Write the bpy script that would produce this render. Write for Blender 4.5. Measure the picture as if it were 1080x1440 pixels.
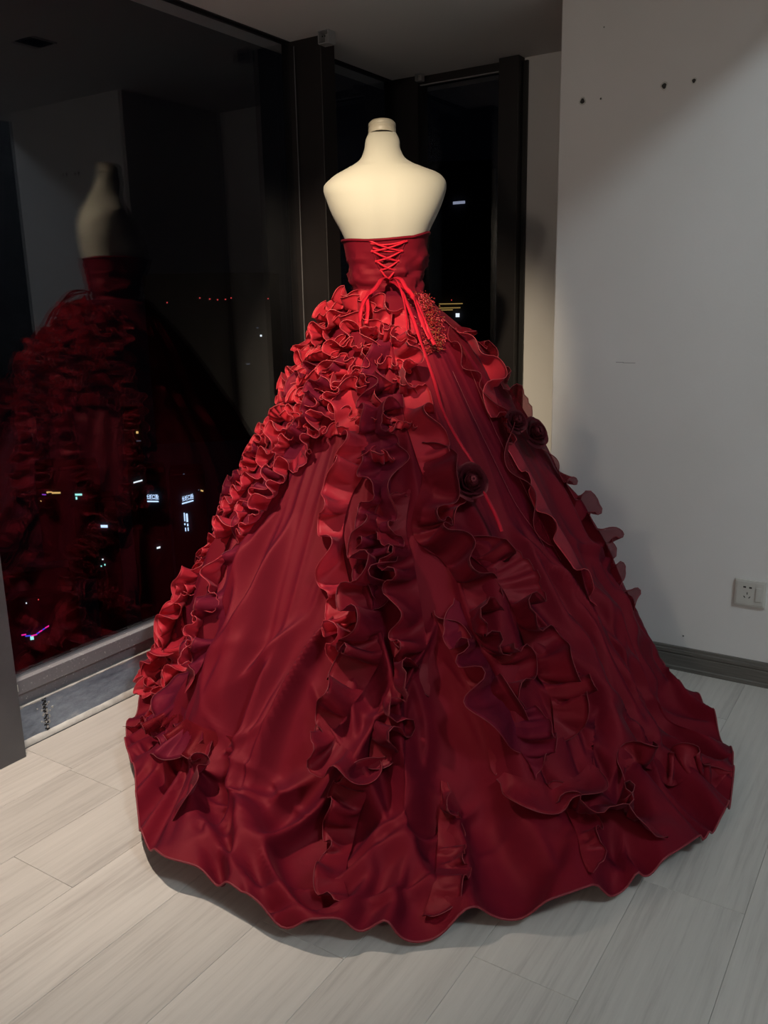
import bpy, bmesh, math, random
import numpy as np
from mathutils import Matrix, Vector
for o in list(bpy.data.objects): bpy.data.objects.remove(o, do_unlink=True)
random.seed(7); rng = np.random.default_rng(11)
S = bpy.context.scene; COL = S.collection

# ---------------------------------------------------------------- camera
CAM = np.array([0, 0, 1.2]); FPX = 1207.0
rx = np.array([0.84131195, 0.11152424, -0.52892017]); ry = np.array([0.54019631, -0.20884911, 0.81521163]); rz = np.array([-0.01954865, -0.97156801, -0.23595223])
RW = np.stack([rx, ry, rz])          # world = RW @ (right, down, forward)
cam = bpy.data.cameras.new('camera'); co = bpy.data.objects.new('camera', cam); COL.objects.link(co)
m = np.eye(4); m[:3, 0] = RW[:, 0]; m[:3, 1] = -RW[:, 1]; m[:3, 2] = -RW[:, 2]; m[:3, 3] = CAM
co.matrix_world = Matrix(m.tolist())
cam.sensor_width = 36; cam.lens = 36*FPX/1440; cam.clip_start = .02; cam.clip_end = 600
S.camera = co
# ---------------------------------------------------------------- world, lights, exposure
w = bpy.data.worlds.new('night'); S.world = w; w.use_nodes = True
w.node_tree.nodes['Background'].inputs[0].default_value = (.35, .4, .7, 1); w.node_tree.nodes['Background'].inputs[1].default_value = .0012
S.view_settings.view_transform = 'Standard'; S.view_settings.look = 'None'; S.view_settings.gamma = 1; S.view_settings.exposure = 0.0
def lamp(name, kind, loc, energy, color, target=None, **kw):
    l = bpy.data.lights.new(name, kind); l.energy = energy; l.color = color
    for k, v in kw.items(): setattr(l, k, v)
    o = bpy.data.objects.new(name, l); COL.objects.link(o); o.location = loc
    if target is not None: o.rotation_euler = (Vector(target)-Vector(loc)).to_track_quat('-Z', 'Y').to_euler()
    return o
lamp('downlight_beam', 'SPOT', (-.98, 1.0, 2.09), 190, (1, .82, .58), (-1.57, 2.25, 1.20), spot_size=math.radians(43), spot_blend=.8, shadow_soft_size=.03)
lamp('downlight_beam', 'SPOT', (-1.86, 1.15, 2.09), 170, (1, .84, .71), (-1.84, 1.42, 0), spot_size=math.radians(74), spot_blend=.95, shadow_soft_size=.03)
lamp('hall_lamp', 'POINT', (2.0, .5, 3.7), 155, (.78, .92, 1.0), shadow_soft_size=.24)
lamp('added_fill_light', 'POINT', (-.9, -2.6, 1.9), 42, (1, .84, .70), shadow_soft_size=.12)  # unseen warm fill behind the camera, added to lift the upper wall

# ---------------------------------------------------------------- helpers
def link(name, me, mats=(), parent=None):
    o = bpy.data.objects.new(name, me); COL.objects.link(o)
    for mm in (mats if isinstance(mats, (list, tuple)) else [mats]): me.materials.append(mm)
    if parent is not None: o.parent = parent
    return o
def tag(o, label=None, cat=None, group=None, kind=None):
    if label: o['label'] = label
    if cat: o['category'] = cat
    if group: o['group'] = group
    if kind: o['kind'] = kind
    return o
def empty(name, loc=(0, 0, 0)):
    o = bpy.data.objects.new(name, None); COL.objects.link(o); o.location = loc; o.empty_display_size = .05; return o
def keep(o, root):           # parent while keeping world coordinates of the mesh
    o.parent = root; o.matrix_parent_inverse = Matrix.Translation(root.location).inverted(); return o
def boxes(name, bl, mat, parent=None, bevel=0.0, root=None):
    bm = bmesh.new()
    for (x0, x1, y0, y1, z0, z1) in bl:
        r = bmesh.ops.create_cube(bm, size=1)
        for v in r['verts']:
            v.co = Vector(((x0+x1)/2+v.co.x*(x1-x0), (y0+y1)/2+v.co.y*(y1-y0), (z0+z1)/2+v.co.z*(z1-z0)))
    if bevel: bmesh.ops.bevel(bm, geom=bm.edges[:], offset=bevel, segments=2, affect='EDGES', profile=.5)
    me = bpy.data.meshes.new(name); bm.to_mesh(me); bm.free()
    o = link(name, me, mat)
    if root is not None: keep(o, root)
    elif parent is not None: o.parent = parent
    return o
def grid_mesh(name, P, mats, root=None, close_u=False, close_v=False, smooth=True, uv=None, flip=False, midx=None):
    nu, nv = P.shape[:2]
    me = bpy.data.meshes.new(name)
    iu = np.arange(nu if close_u else nu-1); iv = np.arange(nv if close_v else nv-1)
    a, b = np.meshgrid(iu, iv, indexing='ij'); a2 = (a+1) % nu; b2 = (b+1) % nv
    F = np.stack([a*nv+b, a2*nv+b, a2*nv+b2, a*nv+b2], -1).reshape(-1, 4)
    if flip: F = F[:, ::-1]
    me.from_pydata(P.reshape(-1, 3).tolist(), [], F.tolist())
    if smooth: me.polygons.foreach_set('use_smooth', np.ones(len(F), bool))
    if midx is not None: me.polygons.foreach_set('material_index', midx(a, b).reshape(-1).astype(np.int32))
    o = link(name, me, mats)
    if root is not None: keep(o, root)
    return o
def tube(name, pts, r, mat, root=None, n=8):
    pts = np.array(pts, float); k = len(pts); T = np.gradient(pts, axis=0); T /= np.linalg.norm(T, axis=1, keepdims=True)+1e-9
    up = np.array([0.13, .21, .97]); A = np.cross(T, up); A /= np.linalg.norm(A, axis=1, keepdims=True)+1e-9; B = np.cross(T, A)
    rr = np.broadcast_to(np.array(r, float), (k,))
    an = np.arange(n)*2*math.pi/n
    P = pts[:, None]+rr[:, None, None]*(np.cos(an)[None, :, None]*A[:, None]+np.sin(an)[None, :, None]*B[:, None])
    return grid_mesh(name, P, mat, root, close_v=True)

# ---------------------------------------------------------------- materials
def mat(name, col, rough=.5, metal=0, spec=.5, emit=None, estr=0):
    mm = bpy.data.materials.new(name); mm.use_nodes = True; b = mm.node_tree.nodes['Principled BSDF']
    b.inputs['Base Color'].default_value = (*col, 1); b.inputs['Roughness'].default_value = rough; b.inputs['Metallic'].default_value = metal
    b.inputs['Specular IOR Level'].default_value = spec
    if emit: b.inputs['Emission Color'].default_value = (*emit, 1); b.inputs['Emission Strength'].default_value = estr
    return mm
def nd(mm, t, **kw):
    n = mm.node_tree.nodes.new(t)
    for k, v in kw.items(): setattr(n, k, v)
    return n
def ramp(mm, src, stops):
    r = nd(mm, 'ShaderNodeValToRGB'); e = r.color_ramp.elements
    while len(e) < len(stops): e.new(.5)
    for q, (p, c) in zip(e, stops): q.position = p; q.color = (*c, 1) if len(c) == 3 else c
    mm.node_tree.links.new(src, r.inputs[0]); return r
def noise(mm, scale, detail=4, vec=None, rough=.5, coord='Object', mapscale=None):
    t = nd(mm, 'ShaderNodeTexNoise'); t.inputs['Scale'].default_value = scale; t.inputs['Detail'].default_value = detail; t.inputs['Roughness'].default_value = rough
    if vec is None:
        vec = nd(mm, 'ShaderNodeTexCoord').outputs[coord]
    if mapscale:
        mp = nd(mm, 'ShaderNodeMapping'); mp.inputs['Scale'].default_value = mapscale; mm.node_tree.links.new(vec, mp.inputs[0]); vec = mp.outputs[0]
    mm.node_tree.links.new(vec, t.inputs['Vector']); return t
def bump(mm, src, strength, dist=.01):
    b = nd(mm, 'ShaderNodeBump'); b.inputs['Strength'].default_value = strength; b.inputs['Distance'].default_value = dist
    L = mm.node_tree.links; L.new(src, b.inputs['Height']); L.new(b.outputs[0], mm.node_tree.nodes['Principled BSDF'].inputs['Normal']); return b
def painted(name, c1, c2, scale=6, rough=.7, bstr=.08, bscale=120):
    mm = mat(name, c1, rough); t = noise(mm, scale, 5); r = ramp(mm, t.outputs[0], [(.35, c1), (.7, c2)])
    mm.node_tree.links.new(r.outputs[0], mm.node_tree.nodes['Principled BSDF'].inputs['Base Color'])
    n2 = noise(mm, bscale, 3); bump(mm, n2.outputs[0], bstr, .004); return mm
M = {}
M['wall'] = painted('white_paint', (.66, .645, .625), (.70, .685, .67), 3, .75)
M['room'] = painted('grey_plaster', (.30, .29, .28), (.33, .32, .31), 2, .8)
M['ceil'] = painted('ceiling_paint', (.60, .58, .56), (.63, .61, .59), 2, .8)
M['frame'] = painted('grey_frame_paint', (.085, .083, .088), (.11, .105, .11), 9, .45, .05)
M['dframe'] = painted('dark_post_paint', (.007, .0045, .0045), (.010, .0065, .0065), 9, .5, .05)
M['plastic'] = mat('white_plastic', (.55, .54, .5), .35)
M['clear'] = mat('pale_plastic', (.32, .31, .31), .3)
M['black'] = mat('black_plastic', (.008, .008, .008), .5)
M['caulk'] = painted('white_caulk', (.62, .61, .57), (.42, .41, .38), 25, .6, .3, 60)
# scuffed concrete kerb
mm = M['kerb'] = mat('scuffed_kerb', (.2, .21, .22), .55)
t = noise(mm, 7, 8, rough=.7, mapscale=(1, 1, 2.5)); r = ramp(mm, t.outputs[0], [(.25, (.07, .075, .08)), (.42, (.20, .235, .29)), (.60, (.32, .37, .44)), (.78, (.62, .62, .62))])
mm.node_tree.links.new(r.outputs[0], mm.node_tree.nodes['Principled BSDF'].inputs['Base Color']); bump(mm, t.outputs[0], .25, .01)
mm = M['rail'] = mat('specked_rail', (.2, .2, .21), .45)
t = noise(mm, 160, 2, rough=.6); r = ramp(mm, t.outputs[0], [(.0, (.19, .188, .20)), (.66, (.225, .22, .235)), (.72, (.65, .65, .63))])
mm.node_tree.links.new(r.outputs[0], mm.node_tree.nodes['Principled BSDF'].inputs['Base Color'])
# glass: thin clear sheet, Fresnel reflection on both faces
def glass_mat():
    mm = bpy.data.materials.new('window_glass'); mm.use_nodes = True; nt = mm.node_tree; nt.nodes.clear(); L = nt.links
    out = nd(mm, 'ShaderNodeOutputMaterial'); mix = nd(mm, 'ShaderNodeMixShader'); tr = nd(mm, 'ShaderNodeBsdfTransparent'); gl = nd(mm, 'ShaderNodeBsdfGlossy')
    tr.inputs[0].default_value = (.88, .9, .92, 1); gl.inputs['Roughness'].default_value = 0.0; gl.inputs[0].default_value = (.95, .95, 1, 1)
    lw = nd(mm, 'ShaderNodeLayerWeight'); lw.inputs[0].default_value = .5
    p = nd(mm, 'ShaderNodeMath', operation='POWER'); p.inputs[1].default_value = 5; L.new(lw.outputs['Facing'], p.inputs[0])
    a = nd(mm, 'ShaderNodeMath', operation='MULTIPLY_ADD'); a.inputs[1].default_value = .94; a.inputs[2].default_value = .058; L.new(p.outputs[0], a.inputs[0])
    L.new(a.outputs[0], mix.inputs[0]); L.new(tr.outputs[0], mix.inputs[1]); L.new(gl.outputs[0], mix.inputs[2]); L.new(mix.outputs[0], out.inputs[0])
    return mm
M['glass'] = glass_mat()
# oak planks, a few tones
def wood(name, base, dark, seed):
    mm = mat(name, base, .42); nt = mm.node_tree; L = nt.links
    tc = nd(mm, 'ShaderNodeTexCoord'); oi = nd(mm, 'ShaderNodeObjectInfo'); add = nd(mm, 'ShaderNodeVectorMath', operation='ADD'); mul = nd(mm, 'ShaderNodeVectorMath', operation='SCALE')
    cmb = nd(mm, 'ShaderNodeCombineXYZ')
    for i in range(3): L.new(oi.outputs['Random'], cmb.inputs[i])
    mul.inputs['Scale'].default_value = 37; L.new(cmb.outputs[0], mul.inputs[0]); L.new(tc.outputs['Object'], add.inputs[0]); L.new(mul.outputs[0], add.inputs[1])
    g1 = noise(mm, 3.2, 6, vec=add.outputs[0], rough=.6, mapscale=(5, .55, 1)); g2 = noise(mm, 22, 5, vec=add.outputs[0], rough=.65, mapscale=(9, .35, 1))
    wv = nd(mm, 'ShaderNodeTexWave'); wv.bands_direction = 'X'; wv.inputs['Scale'].default_value = 9; wv.inputs['Distortion'].default_value = 7; wv.inputs['Detail'].default_value = 3; wv.inputs['Detail Scale'].default_value = .8
    mp = nd(mm, 'ShaderNodeMapping'); mp.inputs['Scale'].default_value = (1.5, .22, 1); L.new(add.outputs[0], mp.inputs[0]); L.new(mp.outputs[0], wv.inputs[0])
    a = nd(mm, 'ShaderNodeMath', operation='MULTIPLY_ADD'); a.inputs[1].default_value = .5; L.new(g1.outputs[0], a.inputs[0])
    b2 = nd(mm, 'ShaderNodeMath', operation='MULTIPLY_ADD'); b2.inputs[1].default_value = .3; L.new(g2.outputs[0], b2.inputs[0])
    c2 = nd(mm, 'ShaderNodeMath', operation='MULTIPLY'); c2.inputs[1].default_value = .05; L.new(wv.outputs['Fac'], c2.inputs[0])
    L.new(c2.outputs[0], b2.inputs[2]); L.new(b2.outputs[0], a.inputs[2])
    r = ramp(mm, a.outputs[0], [(.28, dark), (.42, base), (.60, tuple(min(1, q*1.13) for q in base))])
    hv = nd(mm, 'ShaderNodeHueSaturation'); vr = nd(mm, 'ShaderNodeMapRange'); vr.inputs[3].default_value = .93; vr.inputs[4].default_value = 1.05; L.new(oi.outputs['Random'], vr.inputs[0]); L.new(vr.outputs[0], hv.inputs['Value'])
    L.new(r.outputs[0], hv.inputs['Color']); L.new(hv.outputs[0], nt.nodes['Principled BSDF'].inputs['Base Color']); bump(mm, g2.outputs[0], .12, .003); return mm
M['oak'] = wood('pale_oak', (.49, .46, .42), (.38, .35, .32), 0)
M['subfloor'] = mat('dark_joint', (.14, .12, .11), .8)
mm = M['skirting'] = mat('taupe_skirting', (.11, .10, .09), .5)
t = noise(mm, 14, 6, rough=.7, mapscale=(.6, 8, 16)); r = ramp(mm, t.outputs[0], [(.3, (.075, .068, .06)), (.7, (.15, .138, .122))])
mm.node_tree.links.new(r.outputs[0], mm.node_tree.nodes['Principled BSDF'].inputs['Base Color'])
# mannequin jersey
mm = M['jersey'] = mat('cream_jersey', (.405, .385, .325), .75); b = mm.node_tree.nodes['Principled BSDF']; b.inputs['Sheen Weight'].default_value = .15
t = noise(mm, 420, 2); bump(mm, t.outputs[0], .12, .002)
M['cap'] = painted('pale_wood_cap', (.43, .39, .31), (.48, .44, .36), 18, .4)
M['steel'] = mat('dark_steel', (.08, .08, .085), .35, .8)
# dress fabrics
def fabric(name, face, graze, rough=.42, transl=.25, alpha=0.0, sheen=.12, weave=900, coarse=14, tint=(1, .2, .2)):
    mm = mat(name, face, rough); nt = mm.node_tree; L = nt.links; b = nt.nodes['Principled BSDF']; out = nt.nodes['Material Output']
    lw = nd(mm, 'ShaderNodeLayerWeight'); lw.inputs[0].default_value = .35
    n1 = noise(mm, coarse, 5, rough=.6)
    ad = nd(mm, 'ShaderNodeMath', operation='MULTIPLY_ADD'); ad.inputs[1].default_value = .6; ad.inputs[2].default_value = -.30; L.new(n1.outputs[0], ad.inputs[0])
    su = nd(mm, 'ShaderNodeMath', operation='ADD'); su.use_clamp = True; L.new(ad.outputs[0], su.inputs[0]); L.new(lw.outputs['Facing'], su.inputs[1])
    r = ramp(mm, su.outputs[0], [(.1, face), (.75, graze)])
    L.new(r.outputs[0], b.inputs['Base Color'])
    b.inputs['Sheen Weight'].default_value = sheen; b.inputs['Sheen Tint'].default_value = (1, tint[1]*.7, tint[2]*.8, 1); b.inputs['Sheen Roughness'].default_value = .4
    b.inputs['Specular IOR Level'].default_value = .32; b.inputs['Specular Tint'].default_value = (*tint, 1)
    tc = nd(mm, 'ShaderNodeTexCoord')
    w1 = noise(mm, weave, 2, vec=tc.outputs['Object']); w2 = noise(mm, 55, 4, vec=tc.outputs['Object'], rough=.6)
    sm = nd(mm, 'ShaderNodeMath', operation='MULTIPLY_ADD'); sm.inputs[1].default_value = .35; L.new(w1.outputs[0], sm.inputs[0]); L.new(w2.outputs[0], sm.inputs[2])
    bump(mm, sm.outputs[0], .22, .003)
    tl = nd(mm, 'ShaderNodeBsdfTranslucent'); L.new(r.outputs[0], tl.inputs[0]); mx = nd(mm, 'ShaderNodeMixShader'); mx.inputs[0].default_value = transl
    L.new(b.outputs[0], mx.inputs[1]); L.new(tl.outputs[0], mx.inputs[2]); last = mx
    if alpha:
        tr = nd(mm, 'ShaderNodeBsdfTransparent'); tr.inputs[0].default_value = (1, .55, .6, 1); m2 = nd(mm, 'ShaderNodeMixShader'); m2.inputs[0].default_value = alpha
        L.new(mx.outputs[0], m2.inputs[1]); L.new(tr.outputs[0], m2.inputs[2]); last = m2
    L.new(last.outputs[0], out.inputs[0]); return mm
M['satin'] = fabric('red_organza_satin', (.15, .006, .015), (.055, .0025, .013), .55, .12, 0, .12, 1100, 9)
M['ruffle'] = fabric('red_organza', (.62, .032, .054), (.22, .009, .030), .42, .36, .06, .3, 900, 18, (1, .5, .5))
M['flounce'] = fabric('red_flounce_shaded', (.21, .009, .019), (.08, .0035, .016), .46, .25, .04, .15, 900, 12, (1, .35, .35))  # darker copy of the ruffle cloth; shade on lower flounces put into colour
M['plum'] = fabric('plum_organza', (.19, .012, .034), (.07, .006, .026), .46, .32, .22, .25, 900, 22)
M['sheer'] = fabric('sheer_red_organza', (.20, .008, .015), (.10, .004, .014), .42, .35, .30, .25)
M['lacing'] = fabric('bright_red_ribbon', (.48, .012, .028), (.26, .006, .02), .35, .1)
M['edge'] = mat('rolled_edge_thread', (.50, .04, .055), .45)
M['hem'] = mat('dark_hem_thread', (.18, .009, .018), .6)
M['rose'] = fabric('black_burgundy_satin', (.065, .009, .014), (.02, .004, .007), .32, .1, 0, .2, 900, 40)
M['bead'] = mat('garnet_beads', (.30, .02, .02), .15, .2)
M['bead2'] = mat('gold_red_sequins', (.60, .22, .10), .2, .7)

AX=np.array([-1.475,2.305]); RV=np.array([0.8415,0.5403]); BV=np.array([0.5403,-0.8415])
ZW=1.235
HEM=np.array([(4,.80),(16.3,.899),(25.9,1.0),(35.8,1.10),(47.5,1.20),(53.2,1.25),(59.5,1.28),(65.2,1.30),(69.6,1.297),(75.2,1.32),(78,1.33),(81.3,1.30),(85.2,1.325),(88.9,1.344),(92.3,1.327),(96.9,1.349),(100.8,1.326),(104,1.285),(107.2,1.26),(109.5,1.24),(113.1,1.246),(118.5,1.19),(122.9,1.114),(129.9,1.015),(141,.946),(145.7,.913),(153,.842),(172,.735),(200,.70),(270,.70),(340,.74)])
BELL=np.array([(.108,1.235),(.150,1.20),(.205,1.135),(.27,1.04),(.340,.93),(.41,.82),(.47,.73),(.518,.63),(.578,.49),(.63,.34),(.675,.19),(.695,.10),(.71,.05)])
def hemR(th):
    d=np.degrees(th)%360
    a=np.concatenate([HEM[:,0]-360,HEM[:,0],HEM[:,0]+360]); r=np.tile(HEM[:,1],3)
    return np.interp(d,a,r)
def smooth_per(v,k):
    n=len(v); f=np.fft.rfft(v); f*=np.exp(-(np.arange(len(f))/k)**2); return np.fft.irfft(f,n)
def base(NT,NS):
    th=np.arange(NT)*2*math.pi/NT
    R=smooth_per(hemR(th),60); Rs=smooth_per(hemR(th),8)
    # resample bell smoothly
    zz=np.linspace(ZW,.05,80); bz=np.interp(-zz,-BELL[:,1],BELL[:,0])
    k=np.ones(9)/9; bz=np.convolve(np.pad(bz,4,mode='edge'),k,'valid'); bz[0]=.108
    P=np.zeros((NT,NS,3)); prof=np.zeros((NT,80))
    for i in range(NT):
        e=max(0,Rs[i]-.76)
        rho=bz*(1+.10*e/.6*np.clip((ZW-zz)/.5,0,1))+e*.55*np.clip((.75-zz)/.75,0,1)**1.6
        dl=math.exp(-(((math.degrees(th[i])-178)/48)**2)); dd=(math.degrees(th[i])-8+180)%360-180; drr=math.exp(-((dd/42)**2))
        rho=rho-.080*dl*np.clip((1.19-zz)/.28,0,1)+.035*drr*np.clip((1.2-zz)/.12,0,1)*np.clip((zz-.45)/.3,0,1)
        prof[i]=rho
        r1=max(R[i],rho[-1]+.012)
        m=40; u=np.linspace(0,1,m)[1:]
        rr=np.concatenate([rho,rho[-1]+(r1-rho[-1])*u]); zt=np.concatenate([zz,.014+.036*np.exp(-u*(r1-rho[-1])/.08)])
        s=np.concatenate([[0],np.cumsum(np.hypot(np.diff(rr),np.diff(zt)))]); g=np.linspace(0,s[-1],240); wn=max(3,int(.10/(s[-1]/239))); kk=np.hanning(2*wn+1); kk/=kk.sum()
        rr=np.interp(g,s,rr); zt=np.interp(g,s,zt); zs=np.convolve(np.pad(zt,wn,mode='edge'),kk,'valid'); rs=np.convolve(np.pad(rr,wn,mode='reflect',reflect_type='odd'),kk,'valid'); bl=np.clip((g/s[-1]-.35)/.15,0,1); rr=rr+(rs-rr)*bl; zt=zt+(zs-zt)*bl
        s=np.concatenate([[0],np.cumsum(np.hypot(np.diff(rr),np.diff(zt)))]); q=np.linspace(0,s[-1],NS)
        r=np.interp(q,s,rr); z=np.interp(q,s,zt)
        d=math.cos(th[i])*RV+math.sin(th[i])*BV
        P[i,:,0]=AX[0]+d[0]*r; P[i,:,1]=AX[1]+d[1]*r; P[i,:,2]=z
    return th,P,zz,prof
# ================================================================ the setting
ZC = 2.11; XG = -2.07; YB = 3.355; YP = 2.75; XP0, XP1 = -1.10, -.33; XE = -.16; ZU = 4.2; XR = 4.0; YN = -3.2
def struct(o): o['kind'] = 'structure'; return o
# floor with single planks
fl = struct(boxes('floor', [(-2.2, XR, YN, 3.6, -.12, -.012)], M['subfloor']))
PW, PL = .205, 1.22
def plank_mesh(L):
    bm = bmesh.new(); bmesh.ops.create_cube(bm, size=1)
    for v in bm.verts: v.co = Vector((v.co.x*(PW-.0005), v.co.y*(L-.0005), v.co.z*.012))
    bmesh.ops.bevel(bm, geom=[e for e in bm.edges if all(v.co.z > 0 for v in e.verts)], offset=.0008, segments=1, affect='EDGES')
    me = bpy.data.meshes.new('plank'); bm.to_mesh(me); bm.free(); me.materials.append(M['oak']); return me
full = plank_mesh(PL)
anchor = {-1: 1.237, -7: 1.278, 0: 1.62, 1: .95}
for k in range(-9, 21):
    xc = -.416+PW*k+PW/2
    if xc-PW/2 < -2.12: continue
    y0 = anchor.get(k, 1.237+((k*.37) % 1)*PL)
    y0 -= math.ceil((y0-YN)/PL)*PL
    while y0 < 3.4:
        a, b = max(y0, YN), min(y0+PL, 3.4)
        if b-a > .02:
            me = full if abs(b-a-PL) < 1e-6 else plank_mesh(b-a)
            o = bpy.data.objects.new('plank', me); COL.objects.link(o); o.location = (xc, (a+b)/2, -.006); o.parent = fl
        y0 += PL
# ceiling slab with square recesses, its edge above the hall, and the high ceiling
HOLES = [(-1.395, 2.124), (-.98, 1.0), (-1.86, 1.15)]
hs = .042
def slab(name, x0, x1, y0, y1, z0, z1, holes, mt):
    xs = sorted({x0, x1} | {h[0]-hs for h in holes} | {h[0]+hs for h in holes}); ys = sorted({y0, y1} | {h[1]-hs for h in holes} | {h[1]+hs for h in holes})
    bl = []
    for i in range(len(xs)-1):
        for j in range(len(ys)-1):
            cx, cy = (xs[i]+xs[i+1])/2, (ys[j]+ys[j+1])/2
            if any(abs(cx-h[0]) < hs and abs(cy-h[1]) < hs for h in holes): continue
            bl.append((xs[i], xs[i+1], ys[j], ys[j+1], z0, z1))
    return struct(boxes(name, bl, mt))
slab('ceiling', -2.2, XE, YN, 3.6, ZC, ZC+.25, HOLES, M['ceil'])
struct(boxes('ceiling_high', [(XE, XR+.1, YN, 3.6, ZU, ZU+.1)], M['ceil']))
struct(boxes('wall_loft', [(XE-.1, XE, YN, 3.6, ZC+.25, ZU)], M['room']))
struct(boxes('wall_far_right', [(XR, XR+.1, YN, 3.6, -.1, ZU)], M['room']))
struct(boxes('wall_near', [(-2.2, XR, YN-.1, YN, -.1, ZU)], M['room']))
# white pier on the right, wall strip in the niche
wr = struct(boxes('wall_right', [(XP0, XP1, YP, YB, -.02, ZU)], M['wall'], bevel=.004))
struct(boxes('wall_back', [(-1.488, XP0, YB, YB+.12, 0, ZC+.01)], M['wall']))
struct(boxes('wall_back_hall', [(XP1, XR, YB, YB+.12, 0, .25), (XP1, XR, YB, YB+.12, 3.2, ZU), (2.6, XR, YB, YB+.12, .25, 3.2)], M['wall']))
# wall plugs, nail holes and scuffs on the pier
for (x, z, r_) in [(-1.025, 1.794, .0085), (-.777, 1.802, .0085), (-.693, 1.804, .0065), (-.967, 1.793, .003), (-.965, 1.99, .002), (-.62, .118, .0028)]:
    an = np.linspace(0, 2*math.pi, 13)[:-1]
    P = np.array([[(x+q*r_*math.cos(a)*(1+.2*math.sin(3*a+x*9)), YP-d, z+q*r_*math.sin(a)*1.15) for a in an] for q, d in [(1.25, .0003), (1.0, .0016), (.8, .0014), (.35, .0006), (.01, .0006)]])
    o = grid_mesh('plug_hole', P, [M['caulk'], M['black']], close_v=True, midx=lambda a, b: (a >= 2)*1); o.parent = wr
scr = boxes('scratch', [(-.885, -.86, YP-.0006, YP+.001, 1.0015, 1.0035), (-.862, -.822, YP-.0006, YP+.001, 1.000, 1.002)], M['clear']); scr.parent = wr
# grooved skirting board
prof_ = [(0, 0), (.016, 0), (.016, .012), (.013, .015), (.013, .052), (.0105, .0535), (.0105, .0575), (.013, .059), (.0125, .068), (.008, .0705), (.007, .0775), (.004, .080), (0, .080)]
P = np.array([[(x, YP-d, z) for d, z in prof_] for x in (XP0-.012, XP1+.012)])
struct(grid_mesh('baseboard_right', P, M['skirting'], smooth=False))
P = np.array([[(XP1+d, y, z) for d, z in prof_] for y in (YP-.012, YB)])
struct(grid_mesh('baseboard_pier', P, M['skirting'], smooth=False))

# kerb under the long window
wl = struct(boxes('wall_left', [(-2.2, XG, YN, YB, -.02, .118)], M['kerb'], bevel=.003))
bm = bmesh.new()
ys = np.linspace(1.262, YB, 120); rr = np.random.default_rng(3)
lip = .003*np.abs(np.convolve(rr.normal(size=140), np.ones(9)/4, 'same'))[:120]+.006
P = np.array([[(XG-.002, y, .010+l), (XG+.004, y, .009+l*.8), (XG+.008+l*.15, y, .006), (XG+.009+l*.15, y, 0)] for y, l in zip(ys, lip)])
o = grid_mesh('caulk_strip', P, M['caulk']); o.parent = wl
ys = np.linspace(1.262, 2.653, 90); lip = .0012+.0016*np.abs(rr.normal(size=90))
P = np.array([[(XG+.0005, y, .118-l*1.4), (XG+.003, y, .119), (XG-.002, y, .121+l*.6), (XG-.012, y, .1185)] for y, l in zip(ys, lip)])
o = grid_mesh('caulk_strip', P, M['caulk']); o.parent = wl
# crack with crumbled edges in the kerb
ck = []
for i in range(26):
    z = .015+.10*i/25; ck.append((XG-.004, XG+.0012, 1.372+.004*math.sin(i*2.3)-.0025*(1+rr.random()), 1.372+.004*math.sin(i*2.3)+.0025*(1+rr.random()), z-.0022, z+.0022))
o = boxes('crack', ck, M['black']); o.parent = wl
ch = []
for i in range(34):
    y = 1.372+rr.normal()*.008; z = .02+.1*rr.random(); s_ = .0012+.002*rr.random(); ch.append((XG-.003, XG+.0025*rr.random()+.0006, y-s_, y+s_, z-s_, z+s_))
o = boxes('crumbs', ch, M['caulk']); o.parent = wl; o['kind'] = 'stuff'
# long window: rails, posts, panes
w1 = empty('window_1', (XG, 1.3, 0)); w1['kind'] = 'structure'
boxes('bottom_rail', [(-2.115, XG-.009, YN, YB, .118, .158), (-2.115, XG+.004, YN, YB, .158, .199)], M['rail'], root=w1, bevel=.0015)
boxes('top_rail', [(-2.115, XG-.01, YN, YB, ZC-.004, ZC)], M['dframe'], root=w1)
boxes('post', [(-2.12, XG+.055, 1.13, 1.262, -.0, ZC)], M['frame'], root=w1, bevel=.002)
boxes('post', [(-2.12, -1.945, 2.653, 2.735, 0, ZC)], M['dframe'], root=w1, bevel=.002)
for a, b in [(YN, -1.0), (-1.0, 1.13), (1.262, 2.653), (2.735, YB)]:
    boxes('pane', [(-2.100, -2.088, a, b, .19, ZC-.01)], M['glass'], root=w1)
pc = boxes('caulk_patch', [(XG+.04, XG+.0565, 1.2615, 1.2625, .195, .215), (XG+.0, XG+.0562, 1.2612, 1.2624, .004, .014)], M['caulk'], root=w1)
tube('cord', [(XG+.012, 2.646, 2.09), (XG+.014, 2.643, 1.7), (XG+.013, 2.640, 1.2), (XG+.014, 2.641, .22)], .0022, M['frame'], root=w1)
# back windows
w2 = empty('window_2', (-1.75, YB, 0)); w2['kind'] = 'structure'
boxes('post', [(-2.12, -1.955, YB-.02, YB+.06, 0, ZC)], M['dframe'], root=w2)
boxes('post', [(-1.572, -1.488, YB-.055, YB+.06, 0, ZC)], M['dframe'], root=w2, bevel=.002)
boxes('gasket', [(-1.488, -1.470, YB-.012, YB+.01, 0, ZC-.012)], M['black'], root=w2)
boxes('top_rail', [(-1.955, -1.572, YB, YB+.05, 2.078, ZC)], M['dframe'], root=w2)
boxes('bottom_rail', [(-1.955, -1.572, YB, YB+.06, 0, .2)], M['rail'], root=w2)
boxes('top_trim', [(-1.955, -1.572, YB-.003, YB+.01, 2.075, 2.078)], M['clear'], root=w2)
boxes('pane', [(-1.955, -1.572, YB+.02, YB+.032, .2, 2.078)], M['glass'], root=w2)
w3 = empty('window_3', (1.2, YB, 0)); w3['kind'] = 'structure'
boxes('bottom_rail', [(XP1, 2.6, YB, YB+.06, .25, .3)], M['rail'], root=w3)
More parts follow.
